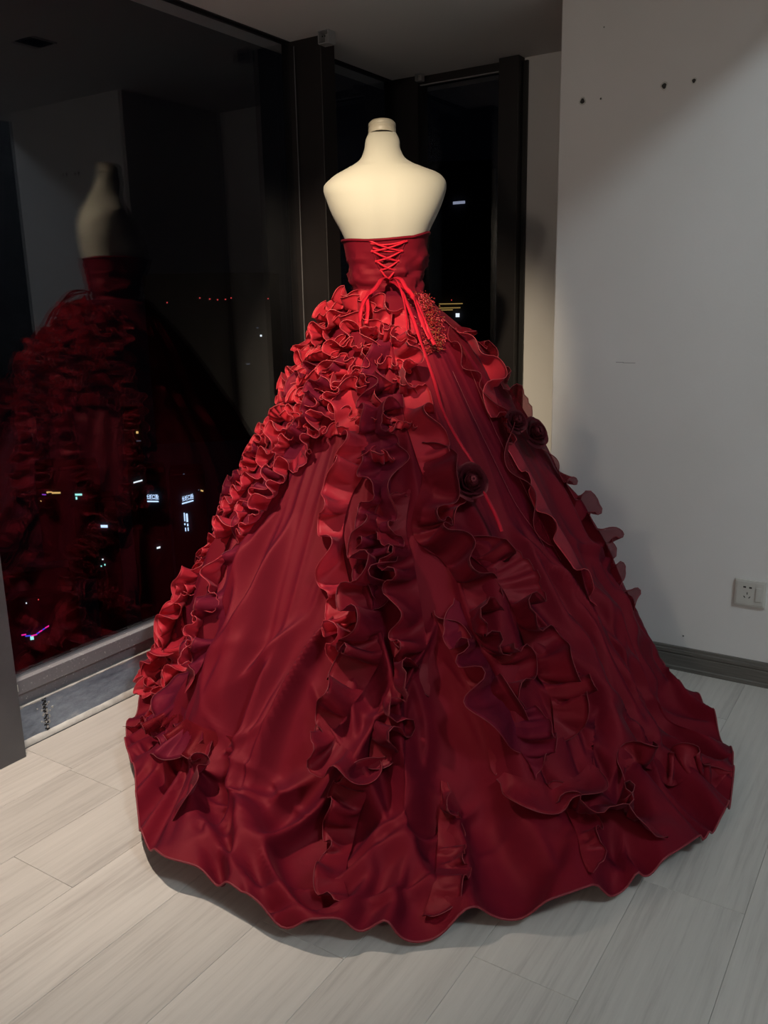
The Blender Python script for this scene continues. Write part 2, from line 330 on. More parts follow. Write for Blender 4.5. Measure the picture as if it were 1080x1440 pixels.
for a, b in [(XP1, 1.1), (1.18, 2.6)]: boxes('pane', [(a, b, YB+.02, YB+.032, .3, 3.2)], M['glass'], root=w3)
boxes('post', [(1.1, 1.18, YB, YB+.06, .25, 3.2)], M['dframe'], root=w3)
# blind brackets at the ceiling
def bracket(x, y, s, label, rot):
    r_ = empty('blind_bracket', (x, y, ZC)); tag(r_, label, 'bracket', 'blind brackets')
    def bx(nm, bl, mt): boxes(nm, [(x+a*s, x+b*s, y+c*s, y+d*s, ZC+e*s, ZC+f_*s) for a, b, c, d, e, f_ in bl], mt, root=r_, bevel=.0006)
    bx('top_plate', [(-.5, .5, -.4, .5, -.05, -.0)], M['clear'])
    bx('side_plate', [(-.5, -.44, -.4, .5, -.9, -.05)], M['clear'])
    bx('back_plate', [(-.44, .5, .44, .5, -.9, -.05)], M['clear'])
    bx('lip', [(-.44, .5, -.4, .44, -.95, -.88)], M['clear'])
    bx('side_plate', [(.44, .5, -.4, .44, -.88, -.05)], M['clear'])
    bx('screw', [(-.1, 0, -.42, -.38, -.5, -.4), (.12, .22, -.42, -.38, -.5, -.4)], M['black'])
    return r_
bracket(-1.905, 2.632, .045, 'small pale plastic blind bracket at the ceiling on the wide dark post', 0)
bracket(-1.935, 3.315, .030, 'small pale plastic blind bracket at the ceiling in the dark window corner', 0)
# recessed square downlights
for i, (x, y) in enumerate(HOLES):
    lab = ['square black recessed downlight in the ceiling above the mannequin', 'square black recessed downlight in the ceiling above the end of the dress train', 'square black recessed downlight in the ceiling beside the long window'][i]
    d = empty('ceiling_downlight', (x, y, ZC)); tag(d, lab, 'downlight', 'recessed square downlights')
    h = hs; t_ = .006
    boxes('trim_ring', [(x-h-.007, x+h+.007, y-h-.007, y-h+.001, ZC-.003, ZC+.0), (x-h-.007, x+h+.007, y+h-.001, y+h+.007, ZC-.003, ZC), (x-h-.007, x-h+.001, y-h, y+h, ZC-.003, ZC), (x+h-.001, x+h+.007, y-h, y+h, ZC-.003, ZC)], M['black'], root=d)
    boxes('housing', [(x-h, x+h, y-h, y+h, ZC+.05, ZC+.056), (x-h, x-h+.003, y-h, y+h, ZC, ZC+.05), (x+h-.003, x+h, y-h, y+h, ZC, ZC+.05), (x-h, x+h, y-h, y-h+.003, ZC, ZC+.05), (x-h, x+h, y+h-.003, y+h, ZC, ZC+.05)], M['black'], root=d)
    P = np.array([[(x+r_*math.cos(a), y+r_*math.sin(a), ZC+z) for a in np.linspace(0, 2*math.pi, 17)[:-1]] for r_, z in [(.028, .05), (.028, .03), (.022, .026), (.02, .034), (.001, .036)]])
    grid_mesh('lens', P, M['steel'], root=d, close_v=True)
# wall socket with switch
sk = empty('wall_socket', (-.4265, YP, .300)); tag(sk, 'white square wall socket with rocker switch on the white wall', 'socket')
sx, sz = -.4265, .300
boxes('faceplate', [(sx-.0465, sx+.0465, YP-.009, YP, sz-.043, sz+.043)], M['plastic'], root=sk, bevel=.003)
boxes('rim', [(sx-.0405, sx+.0405, YP-.0105, YP-.008, sz-.037, sz+.037)], M['plastic'], root=sk, bevel=.001)
boxes('rocker_switch', [(sx+.0165, sx+.0345, YP-.0135, YP-.009, sz-.022, sz+.022)], M['plastic'], root=sk, bevel=.001)
def slot(cx, cz, wd, ht, ang):
    o = boxes('socket_slot', [(-wd/2, wd/2, -.0006, .0006, -ht/2, ht/2)], M['black'])
    o.location = (sx+cx, YP-.0106, sz+cz); o.rotation_euler = (0, ang, 0); bpy.context.view_layer.update(); mw = o.matrix_basis.copy(); keep(o, sk); o.matrix_basis = mw
slot(-.0165, .020, .008, .005, 0); slot(.0005, .0195, .008, .005, 0)
slot(-.008, .000, .0025, .0075, 0); slot(-.0155, -.012, .0025, .0075, -.6); slot(-.0005, -.012, .0025, .0075, .6)
# ================================================================ mannequin
def spline(zs, vs, q):          # smooth monotone-ish interpolation (Catmull-Rom over unequal knots)
    zs = np.array(zs, float); vs = np.array(vs, float); o = np.argsort(zs); zs = zs[o]; vs = vs[o]
    dm = np.gradient(vs, zs); i = np.clip(np.searchsorted(zs, q)-1, 0, len(zs)-2); h = zs[i+1]-zs[i]; t = np.clip((q-zs[i])/h, 0, 1)
    return (2*t**3-3*t**2+1)*vs[i]+(t**3-2*t**2+t)*h*dm[i]+(-2*t**3+3*t**2)*vs[i+1]+(t**3-t**2)*h*dm[i+1]
#        z     centre  halfw  back   front
TORSO = [(1.692, 0, .0400, .020, -.060), (1.676, .0005, .0485, .026, -.064), (1.641, -.0005, .0555, .042, -.062), (1.614, .0015, .0735, .058, -.058), (1.592, .006, .1150, .072, -.058), (1.577, .011, .1500, .082, -.060),
         (1.561, .010, .1715, .091, -.066), (1.546, .006, .1830, .097, -.072), (1.534, .005, .1842, .101, -.078), (1.501, .005, .1755, .107, -.094), (1.454, .004, .1560, .108, -.118), (1.414, .0045, .1345, .102, -.132), (1.385, .005, .1220, .095, -.130),
         (1.30, .006, .1110, .080, -.102), (1.235, .008, .1050, .074, -.086), (1.15, .004, .135, .09, -.095), (1.05, .002, .155, .11, -.10), (.95, 0, .160, .11, -.10)]
TZ = [r_[0] for r_ in TORSO]
def torso_ring(z, th, off=0.0):
    c, hw, bk, fr = [spline(TZ, [r_[k] for r_ in TORSO], np.array([z]))[0] for k in (1, 2, 3, 4)]
    ex = .82 if z < 1.60 else 1.0
    cx, sx_ = np.cos(th), np.sin(th)
    u = c+(hw+off)*np.sign(cx)*np.abs(cx)**ex; b_ = np.where(sx_ > 0, (bk+off)*np.abs(sx_)**ex, (fr-off)*np.abs(sx_)**ex)
    # shoulder-blade hollow along the spine
    g = np.exp(-(u/.018)**2)*np.clip(sx_, 0, 1)*(.004*min(1, max(0, (1.60-z)/.08)) if z > 1.25 else 0); b_ = b_-g
    return np.stack([AX[0]+u*RV[0]+b_*BV[0], AX[1]+u*RV[1]+b_*BV[1], np.full_like(u, z)], -1)
mq = empty('mannequin', (AX[0], AX[1], 0)); tag(mq, 'cream fabric dressmaker mannequin torso with wooden neck cap', 'mannequin')
tt = np.arange(72)*2*math.pi/72
zq = np.concatenate([np.linspace(.95, 1.5, 46), np.linspace(1.505, 1.692, 50)])
P = np.stack([torso_ring(z, tt) for z in zq])
top = P[-1].mean(0); bot = P[0].mean(0)
P = np.concatenate([(bot+(P[0]-bot)*.02)[None], P, (top+(P[-1]-top)*.6)[None], (top+(P[-1]-top)*.02)[None]])
grid_mesh('torso', P, M['jersey'], root=mq, close_v=True)
cp = [(.0405, 1.690), (.0412, 1.694), (.0412, 1.7055), (.0395, 1.7075), (.0395, 1.709), (.0412, 1.711), (.0405, 1.719), (.035, 1.7245), (.018, 1.727), (.0005, 1.7275)]
P = np.array([[(AX[0]-.020*BV[0]+r_*math.cos(a), AX[1]-.020*BV[1]+r_*math.sin(a), z+.16*r_*(math.cos(a)*BV[0]+math.sin(a)*BV[1])) for a in tt] for r_, z in cp])
grid_mesh('neck_cap', P, M['cap'], root=mq, close_v=True)
P = np.array([[(AX[0]+r_*math.cos(a), AX[1]+r_*math.sin(a), z) for a in tt[::3]] for r_, z in [(.016, .96), (.016, .03)]]); grid_mesh('stand_pole', P, M['steel'], root=mq, close_v=True)
P = np.array([[(AX[0]+r_*math.cos(a), AX[1]+r_*math.sin(a), z) for a in tt] for r_, z in [(.0005, .03), (.15, .026), (.19, .012), (.19, .0005), (.0005, .0005)]]); grid_mesh('stand_base', P, M['steel'], root=mq, close_v=True)
# ================================================================ skirt: gathered cloth over the hoop, spread on the floor
NT, NS = 960, 220
th, P0, zz, prof = base(NT, NS)
def perlin(nu, nv, fu, fv, seed, periodic=True):      # smooth random field on the skirt grid
    r_ = np.random.default_rng(seed); g = r_.normal(size=(fu, fv)); iu = np.linspace(0, fu, nu, endpoint=False); iv = np.linspace(0, fv-1.001, nv)
    a = iu.astype(int); b = iv.astype(int); ta = iu-a; tb = iv-b; ta = ta*ta*(3-2*ta); tb = tb*tb*(3-2*tb)
    q = lambda i, j: g[(a+i) % fu][:, np.minimum(b+j, fv-1)]
    return (q(0, 0)*(1-ta)[:, None]+q(1, 0)*ta[:, None])*(1-tb)+(q(0, 1)*(1-ta)[:, None]+q(1, 1)*ta[:, None])*tb
def normals(P):
    n = np.cross(np.roll(P, -1, 0)-np.roll(P, 1, 0), np.gradient(P, axis=1)); n /= np.linalg.norm(n, axis=2, keepdims=True)+1e-9
    return n if n[0, NS//2, :2]@RV > 0 else -n
N0 = normals(P0); TH = np.roll(P0, -1, 0)-np.roll(P0, 1, 0); TH /= np.linalg.norm(TH, axis=2, keepdims=True)+1e-9
TS = np.gradient(P0, axis=1); TS /= np.linalg.norm(TS, axis=2, keepdims=True)+1e-9
deg = np.degrees(th); tv = np.linspace(0, 1, NS)
plain = np.exp(-((((deg-42+180) % 360)-180)/30)**2)[:, None]*np.interp(tv, [0, .45, .8, 1], [1, .9, .35, .2])[None, :]     # plain panel on the right
calm = 1-.8*plain
flr = np.clip((tv[None, :]-.60)/.2, 0, 1)*np.ones((NT, 1))            # 1 on the floor
RHO = np.hypot(P0[..., 0]-AX[0], P0[..., 1]-AX[1])
def wrap(a): return (a+math.pi) % (2*math.pi)-math.pi
rq = np.random.default_rng(404)
h = np.zeros((NT, NS)); sideways = np.zeros((NT, NS))
def fold(d0, t0, d1, t1, w_, hh, bend=0., sharp=1.5):
    """one drapery fold: a crest running from (d0,t0) to (d1,t1), steeper on one side"""
    q = np.clip((tv-t0)/(t1-t0), 0, 1); c_ = np.radians(d0+(d1-d0)*q+bend*np.sin(math.pi*q))
    x = wrap(th[:, None]-c_[None, :])*RHO; m_ = np.clip((tv-t0)/.10, 0, 1)*np.clip((t1-tv)/.10+.0, 0, 1) if t1 < .99 else np.clip((tv-t0)/.10, 0, 1)
    m_ = m_*m_*(3-2*m_); sgn = 1 if w_ > 0 else -1; w_ = abs(w_)
    ww = np.where(x*sgn > 0, w_*.5, w_)*(.55+.45*q)[None, :]
    f_ = np.exp(-np.abs(x/ww)**sharp)*m_[None, :]*hh*(.5+.5*q)[None, :]
    return f_, -sgn*f_*.6*np.exp(-(x/(w_*1.2))**2)
def add_fold(*a, **k):
    global h, sideways
    f_, s_ = fold(*a, **k); h = h+f_; sideways = sideways+s_
# gathers falling from the waist
for k in range(64):
    d0 = rq.uniform(0, 360); pl = math.exp(-((((d0-42+180) % 360)-180)/26)**2)
    t1 = rq.uniform(.45, .95); add_fold(d0, rq.uniform(.02, .18), d0+rq.normal()*5, t1, rq.choice([-1, 1])*rq.uniform(.016, .034), rq.uniform(.006, .018)*(1-.75*pl), bend=rq.normal()*2.5)
# folds running out into the train
for k in range(62):
    d0 = rq.uniform(10, 175); add_fold(d0, rq.uniform(.38, .66), d0+rq.normal()*9, 1.0 if rq.random() < .6 else rq.uniform(.85, .97), rq.choice([-1, 1])*rq.uniform(.022, .060), rq.uniform(.024, .080), bend=rq.normal()*5)
# slack cloth lying across the train
for k in range(42):
    d0 = rq.uniform(15, 165); t0 = rq.uniform(.62, .9); add_fold(d0, t0, d0+rq.normal()*16, t0+rq.uniform(.10, .24) if t0 < .8 else 1.0, rq.choice([-1, 1])*rq.uniform(.014, .042), rq.uniform(.012, .046), bend=rq.normal()*7)
for k in range(18):
    d0 = rq.uniform(58, 128); add_fold(d0, rq.uniform(.52, .78), d0+rq.normal()*8, 1.0, rq.choice([-1, 1])*rq.uniform(.028, .060), rq.uniform(.030, .080), bend=rq.normal()*6)
# small sharp creases
for k in range(230):
    d0 = rq.uniform(0, 190); t0 = rq.uniform(.12, .93); pl = math.exp(-((((d0-42+180) % 360)-180)/26)**2)*(t0 < .6); add_fold(d0, t0, d0+rq.normal()*7, min(.985, t0+rq.uniform(.05, .14)), rq.choice([-1, 1])*rq.uniform(.005, .014), rq.uniform(.0025, .009)*(1-.6*pl), bend=rq.normal()*2, sharp=1.2)
h = h+.010*np.clip(perlin(NT, NS, 30, 9, 51), -.3, 2)*flr+plain*.003*perlin(NT, NS, 30, 10, 61)
lim_ = np.interp(tv, [0, .04, .15, .4, .65, .9, 1], [.0005, .006, .02, .045, .095, .11, .055])[None, :]
sideways = sideways*lim_/(lim_+np.maximum(h, 0)); h = lim_*np.tanh(h/lim_)
X = P0+N0*h[..., None]+TH*sideways[..., None]
X[..., 2] = np.maximum(X[..., 2], .008); X[..., 0] = np.maximum(X[..., 0], -2.045)
X[..., 1] = np.where(X[..., 0] > -1.13, np.minimum(X[..., 1], 2.722), np.minimum(X[..., 1], 3.25))
SK = X; NK = normals(P0)
RUFFLES = [
    ([(176, 0.05), (176, 0.119), (173, 0.208), (179, 0.34), (176, 0.44), (174, 0.541), (161, 0.623), (156, 0.717), (191, 1), (172, 0.994), (153, 0.987)], 0.055, 0.06, 0.6, -1, 'ruffle', 60, 2.5),
    ([(176, 0.119), (173, 0.208), (179, 0.34), (176, 0.44), (174, 0.541), (161, 0.623), (156, 0.717), (191, 1), (172, 0.994), (153, 0.987)], 0.055, 0.065, 0.55, 1, 'ruffle', 66, 2.5),
    ([(176, 0.113), (173, 0.201), (179, 0.327), (175, 0.434), (174, 0.541), (161, 0.616), (157, 0.717), (191, 1), (168, 0.962)], 0.06, 0.065, 0.6, 1, 'ruffle', 66, 2.5),
    ([(132, 0.119), (142, 0.195), (175, 0.308), (175, 0.421), (173, 0.535), (161, 0.61), (157, 0.711)], 0.06, 0.065, 0.6, 1, 'plum', 66, 2.5),
    ([(114, 0.132), (120, 0.201), (128, 0.283), (135, 0.365), (140, 0.465), (144, 0.553)], 0.06, 0.065, 0.6, 1, 'ruffle', 66, 2.5),
    ([(125, 0.038), (147, 0.107), (172, 0.195), (179, 0.314), (176, 0.434), (174, 0.541), (161, 0.616), (156, 0.711), (191, 1), (159, 0.912)], 0.06, 0.065, 0.6, 1, 'ruffle', 66, 2.5),
    ([(110, 0.05), (123, 0.126), (128, 0.201), (140, 0.283), (147, 0.377), (156, 0.497), (160, 0.604), (156, 0.704)], 0.062, 0.07, 0.6, 1, 'ruffle', 64, 2.5),
    ([(98, 0.063), (107, 0.138), (114, 0.201), (120, 0.277), (127, 0.358), (132, 0.453), (136, 0.535)], 0.065, 0.075, 0.6, 1, 'ruffle', 60, 2.4),
    ([(107, 0.138), (114, 0.201), (120, 0.277), (127, 0.358), (132, 0.453), (136, 0.535)], 0.07, 0.08, 0.55, -1, 'plum', 45, 2.1),
    ([(156, 0.704), (149, 0.767), (147, 0.83), (146, 0.899)], 0.075, 0.1, 0.5, -1, 'ruffle', 48, 2),
    ([(149, 0.767), (161, 0.925), (150, 0.937), (145, 0.969)], 0.075, 0.1, 0.5, 1, 'ruffle', 48, 2),
    ([(140, 0.591), (137, 0.679), (133, 0.748), (129, 0.811), (123, 0.811)], 0.08, 0.11, 0.5, -1, 'plum', 42, 1.9),
    ([(131, 0.522), (130, 0.61), (125, 0.673), (122, 0.723)], 0.085, 0.13, 0.5, -1, 'plum', 35, 1.7),
    ([(141, 0.635), (137, 0.723), (132, 0.786)], 0.07, 0.1, 0.5, 1, 'ruffle', 45, 1.9),
    ([(160, 0.604), (156, 0.692), (154, 0.78), (173, 0.969)], 0.065, 0.075, 0.6, 1, 'ruffle', 60, 2.4),
    ([(162, 0.604), (158, 0.692), (154, 0.774), (179, 1)], 0.06, 0.07, 0.6, 1, 'ruffle', 62, 2.4),
    ([(136, 0.553), (134, 0.648), (130, 0.73), (126, 0.78)], 0.075, 0.09, 0.55, 1, 'ruffle', 52, 2.2),
    ([(140, 0.774), (157, 0.912), (151, 0.95), (144, 0.975)], 0.07, 0.085, 0.55, 1, 'ruffle', 55, 2.2),
    ([(176, 0.069), (129, 0.082), (102, 0.094), (87, 0.107)], 0.056, 0.055, 0.65, 1, 'ruffle', 64, 2.6),
    ([(176, 0.044), (122, 0.05), (98, 0.069), (80, 0.082)], 0.056, 0.055, 0.65, 1, 'ruffle', 64, 2.6),
    ([(176, 0.107), (130, 0.113), (105, 0.126), (92, 0.145)], 0.056, 0.055, 0.65, 1, 'ruffle', 64, 2.6),
    ([(175, 0.157), (133, 0.157), (108, 0.164), (93, 0.182)], 0.056, 0.055, 0.65, 1, 'ruffle', 64, 2.6),
    ([(172, 0.201), (133, 0.201), (110, 0.195), (96, 0.208)], 0.056, 0.055, 0.65, 1, 'ruffle', 64, 2.6),
    ([(154, 0.038), (117, 0.031), (92, 0.044), (69, 0.063)], 0.056, 0.055, 0.65, 1, 'ruffle', 64, 2.6),
    ([(165, 0.245), (144, 0.239), (118, 0.233), (104, 0.239)], 0.056, 0.055, 0.65, 1, 'ruffle', 64, 2.6),
    ([(117, 0.164), (104, 0.189), (98, 0.208), (99, 0.245)], 0.056, 0.055, 0.65, 1, 'ruffle', 64, 2.6),
    ([(179, 0.321), (153, 0.296), (125, 0.283)], 0.056, 0.055, 0.65, 1, 'ruffle', 64, 2.6),
    ([(102, 0.094), (87, 0.113), (72, 0.113)], 0.056, 0.055, 0.65, 1, 'ruffle', 64, 2.6),
    ([(102, 0.138), (90, 0.157), (76, 0.157)], 0.056, 0.055, 0.65, 1, 'ruffle', 64, 2.6),
    ([(95, 0.189), (85, 0.208), (75, 0.201)], 0.056, 0.055, 0.65, 1, 'ruffle', 64, 2.6),
    ([(104, 0.245), (94, 0.252), (86, 0.252)], 0.056, 0.055, 0.65, 1, 'ruffle', 64, 2.6),
    ([(90, 0.258), (82, 0.27), (74, 0.258)], 0.056, 0.055, 0.65, 1, 'ruffle', 64, 2.6),
    ([(125, 0.283), (112, 0.283), (102, 0.277)], 0.056, 0.055, 0.65, 1, 'ruffle', 64, 2.6),
    ([(101, 0.308), (94, 0.321), (87, 0.314)], 0.056, 0.055, 0.65, 1, 'ruffle', 64, 2.6),
    ([(109, 0.151), (107, 0.208), (99, 0.258), (96, 0.314), (101, 0.377), (102, 0.447), (99, 0.509), (97, 0.566), (98, 0.616)], 0.095, 0.11, 0.5, -1, 'ruffle', 42, 2.1),
    ([(106, 0.164), (100, 0.22), (94, 0.283), (93, 0.346), (95, 0.396), (96, 0.465), (94, 0.541)], 0.09, 0.1, 0.5, 1, 'plum', 45, 2),
    ([(81, 0.05), (86, 0.119), (84, 0.189), (84, 0.252), (81, 0.327), (78, 0.384), (77, 0.434)], 0.09, 0.1, 0.55, 1, 'ruffle', 48, 2.2),
    ([(86, 0.094), (91, 0.17), (90, 0.245), (89, 0.321), (90, 0.39), (91, 0.465), (92, 0.528)], 0.085, 0.11, 0.5, -1, 'plum', 45, 2),
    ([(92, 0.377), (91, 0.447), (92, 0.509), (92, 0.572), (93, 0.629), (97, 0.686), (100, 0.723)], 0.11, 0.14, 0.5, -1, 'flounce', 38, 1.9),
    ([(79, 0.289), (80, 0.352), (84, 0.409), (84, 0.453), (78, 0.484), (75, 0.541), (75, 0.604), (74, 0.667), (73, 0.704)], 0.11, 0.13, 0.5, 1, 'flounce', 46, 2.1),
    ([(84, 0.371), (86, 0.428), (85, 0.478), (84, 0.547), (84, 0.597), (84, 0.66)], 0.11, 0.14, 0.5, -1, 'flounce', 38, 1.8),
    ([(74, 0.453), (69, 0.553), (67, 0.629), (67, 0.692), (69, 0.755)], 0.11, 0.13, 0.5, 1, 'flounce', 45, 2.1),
    ([(76, 0.547), (75, 0.623), (74, 0.692), (74, 0.755)], 0.11, 0.15, 0.45, -1, 'plum', 38, 1.8),
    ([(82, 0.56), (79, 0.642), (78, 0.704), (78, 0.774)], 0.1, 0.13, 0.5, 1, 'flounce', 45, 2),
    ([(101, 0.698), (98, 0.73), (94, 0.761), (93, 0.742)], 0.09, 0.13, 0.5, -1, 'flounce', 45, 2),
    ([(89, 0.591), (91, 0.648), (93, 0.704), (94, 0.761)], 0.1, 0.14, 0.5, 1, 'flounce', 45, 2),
    ([(31, 0.075), (9, 0.138), (7, 0.226), (19, 0.296), (20, 0.371), (11, 0.478), (14, 0.553), (17, 0.642), (22, 0.711), (23, 0.786)], 0.075, 0.12, 0.5, -1, 'sheer', 30, 1.7),
    ([(26, 0.107), (28, 0.208), (38, 0.296), (40, 0.377), (39, 0.478), (38, 0.56), (40, 0.635)], 0.075, 0.16, 0.4, -1, 'ruffle', 32, 1.5),
    ([(31, 0.094), (37, 0.164), (37, 0.252), (41, 0.333), (43, 0.428), (44, 0.516)], 0.07, 0.14, 0.4, -1, 'sheer', 35, 1.5),
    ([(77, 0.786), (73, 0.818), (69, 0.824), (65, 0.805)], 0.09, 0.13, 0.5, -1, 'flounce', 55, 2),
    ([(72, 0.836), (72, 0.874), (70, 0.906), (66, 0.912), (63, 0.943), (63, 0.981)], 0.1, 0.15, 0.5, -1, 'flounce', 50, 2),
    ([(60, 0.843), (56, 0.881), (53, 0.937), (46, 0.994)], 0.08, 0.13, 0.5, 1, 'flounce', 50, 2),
    ([(74, 0.692), (75, 0.748), (74, 0.792)], 0.09, 0.13, 0.45, 1, 'plum', 45, 1.8),
    ([(145, 0.994), (141, 0.912), (123, 0.811), (114, 0.767)], 0.08, 0.14, 0.45, -1, 'sheer', 45, 1.8),
    ([(171, 1), (136, 0.83), (126, 0.836), (117, 0.786)], 0.08, 0.12, 0.45, -1, 'plum', 45, 1.8),
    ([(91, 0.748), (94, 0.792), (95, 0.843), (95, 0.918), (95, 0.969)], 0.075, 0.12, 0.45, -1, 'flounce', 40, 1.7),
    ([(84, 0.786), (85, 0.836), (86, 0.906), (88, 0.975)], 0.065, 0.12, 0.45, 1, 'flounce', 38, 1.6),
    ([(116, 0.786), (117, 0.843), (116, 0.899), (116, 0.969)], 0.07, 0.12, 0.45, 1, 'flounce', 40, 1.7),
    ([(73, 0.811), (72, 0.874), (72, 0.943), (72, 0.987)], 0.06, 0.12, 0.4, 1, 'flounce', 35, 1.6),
]
TAIL_LONG = [(75, 0.031), (73, 0.094), (71, 0.182), (71, 0.258), (69, 0.321), (66, 0.358), (66, 0.409), (66, 0.44), (66, 0.472)]
TAIL_R = [(73, 0.013), (69, 0.05), (68, 0.101), (66, 0.132)]
TAIL_R2 = [(77, 0.013), (76, 0.05), (77, 0.094), (78, 0.119)]
TAIL_L = [(94, 0.013), (102, 0.038), (106, 0.063), (106, 0.094)]
TAIL_L2 = [(96, 0.013), (104, 0.038), (102, 0.069), (102, 0.094)]
ROSES = [(68, 0.384), (37, 0.352), (43, 0.314), (41, 0.314)]
LACE = [(31, 0.013), (27, 0.044), (44, 0.094), (58, 0.145), (66, 0.138), (52, 0.069), (50, 0.038)]
SEAM1 = [(54, 0.176), (54, 0.296), (53, 0.415), (49, 0.509), (47, 0.604), (47, 0.704), (48, 0.78)]
SEAM2 = [(41, 0.189), (47, 0.321), (46, 0.44), (44, 0.553)]
dr = empty('ball_gown', (AX[0], AX[1], 0)); tag(dr, 'dark red ruffled ball gown with long train, laced back and fabric roses', 'dress')
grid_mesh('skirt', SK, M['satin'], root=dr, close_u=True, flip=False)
hp = np.concatenate([SK[:, -1], SK[:1, -1]]); tube('hem_binding', hp, .0024, M['hem'], root=dr, n=6)
def samp(A, d, t):
    fu = (np.asarray(d) % 360)/360*NT; i = np.floor(fu).astype(int) % NT; a = (fu-np.floor(fu))[:, None]; fv = np.clip(np.asarray(t), 0, 1)*(NS-1.001); j = fv.astype(int); b = (fv-j)[:, None]; i1 = (i+1) % NT
    return (A[i, j]*(1-a)+A[i1, j]*a)*(1-b)+(A[i, j+1]*(1-a)+A[i1, j+1]*a)*b
SKs = SK.copy()
for _ in range(6):
    SKs = .5*SKs+.25*(np.roll(SKs, 1, 0)+np.roll(SKs, -1, 0)); SKs[:, 1:-1] = .5*SKs[:, 1:-1]+.25*(SKs[:, 2:]+SKs[:, :-2])
def crom(pts, n):
    p = np.array(pts, float); k = len(p); q = np.concatenate([[2*p[0]-p[1]], p, [2*p[-1]-p[-2]]]); u = np.linspace(0, k-1.0001, n); i = u.astype(int); t = (u-i)[:, None]
    a, b, c, d = q[i], q[i+1], q[i+2], q[i+3]
    return .5*((2*b)+(c-a)*t+(2*a-5*b+4*c-d)*t*t+(3*b-a-3*c+d)*t**3)
def surf_path(dt, n, off=.0):
    q = crom(dt, n*3); P = samp(SKs, q[:, 0], q[:, 1]); s = np.concatenate([[0], np.cumsum(np.linalg.norm(np.diff(P, axis=0), axis=1))]); g = np.linspace(0, s[-1], n)
    q = np.stack([np.interp(g, s, q[:, 0]), np.interp(g, s, q[:, 1])], 1); P = samp(SKs, q[:, 0], q[:, 1]); N = samp(NK, q[:, 0], q[:, 1])
    k = np.ones(5)/5
    for c in range(3): P[:, c] = np.convolve(np.pad(P[:, c], 2, mode='edge'), k, 'valid')
    N /= np.linalg.norm(N, axis=1, keepdims=True); T = np.gradient(P, axis=0); T /= np.linalg.norm(T, axis=1, keepdims=True)+1e-9
    D = np.cross(N, T); D /= np.linalg.norm(D, axis=1, keepdims=True)+1e-9
    return P+N*off, T, N, D, s[-1]
def sm_noise(n, step, r_):
    k = max(3, int(n/step)+3); return np.interp(np.linspace(0, k-1, n), np.arange(k), r_.normal(size=k))
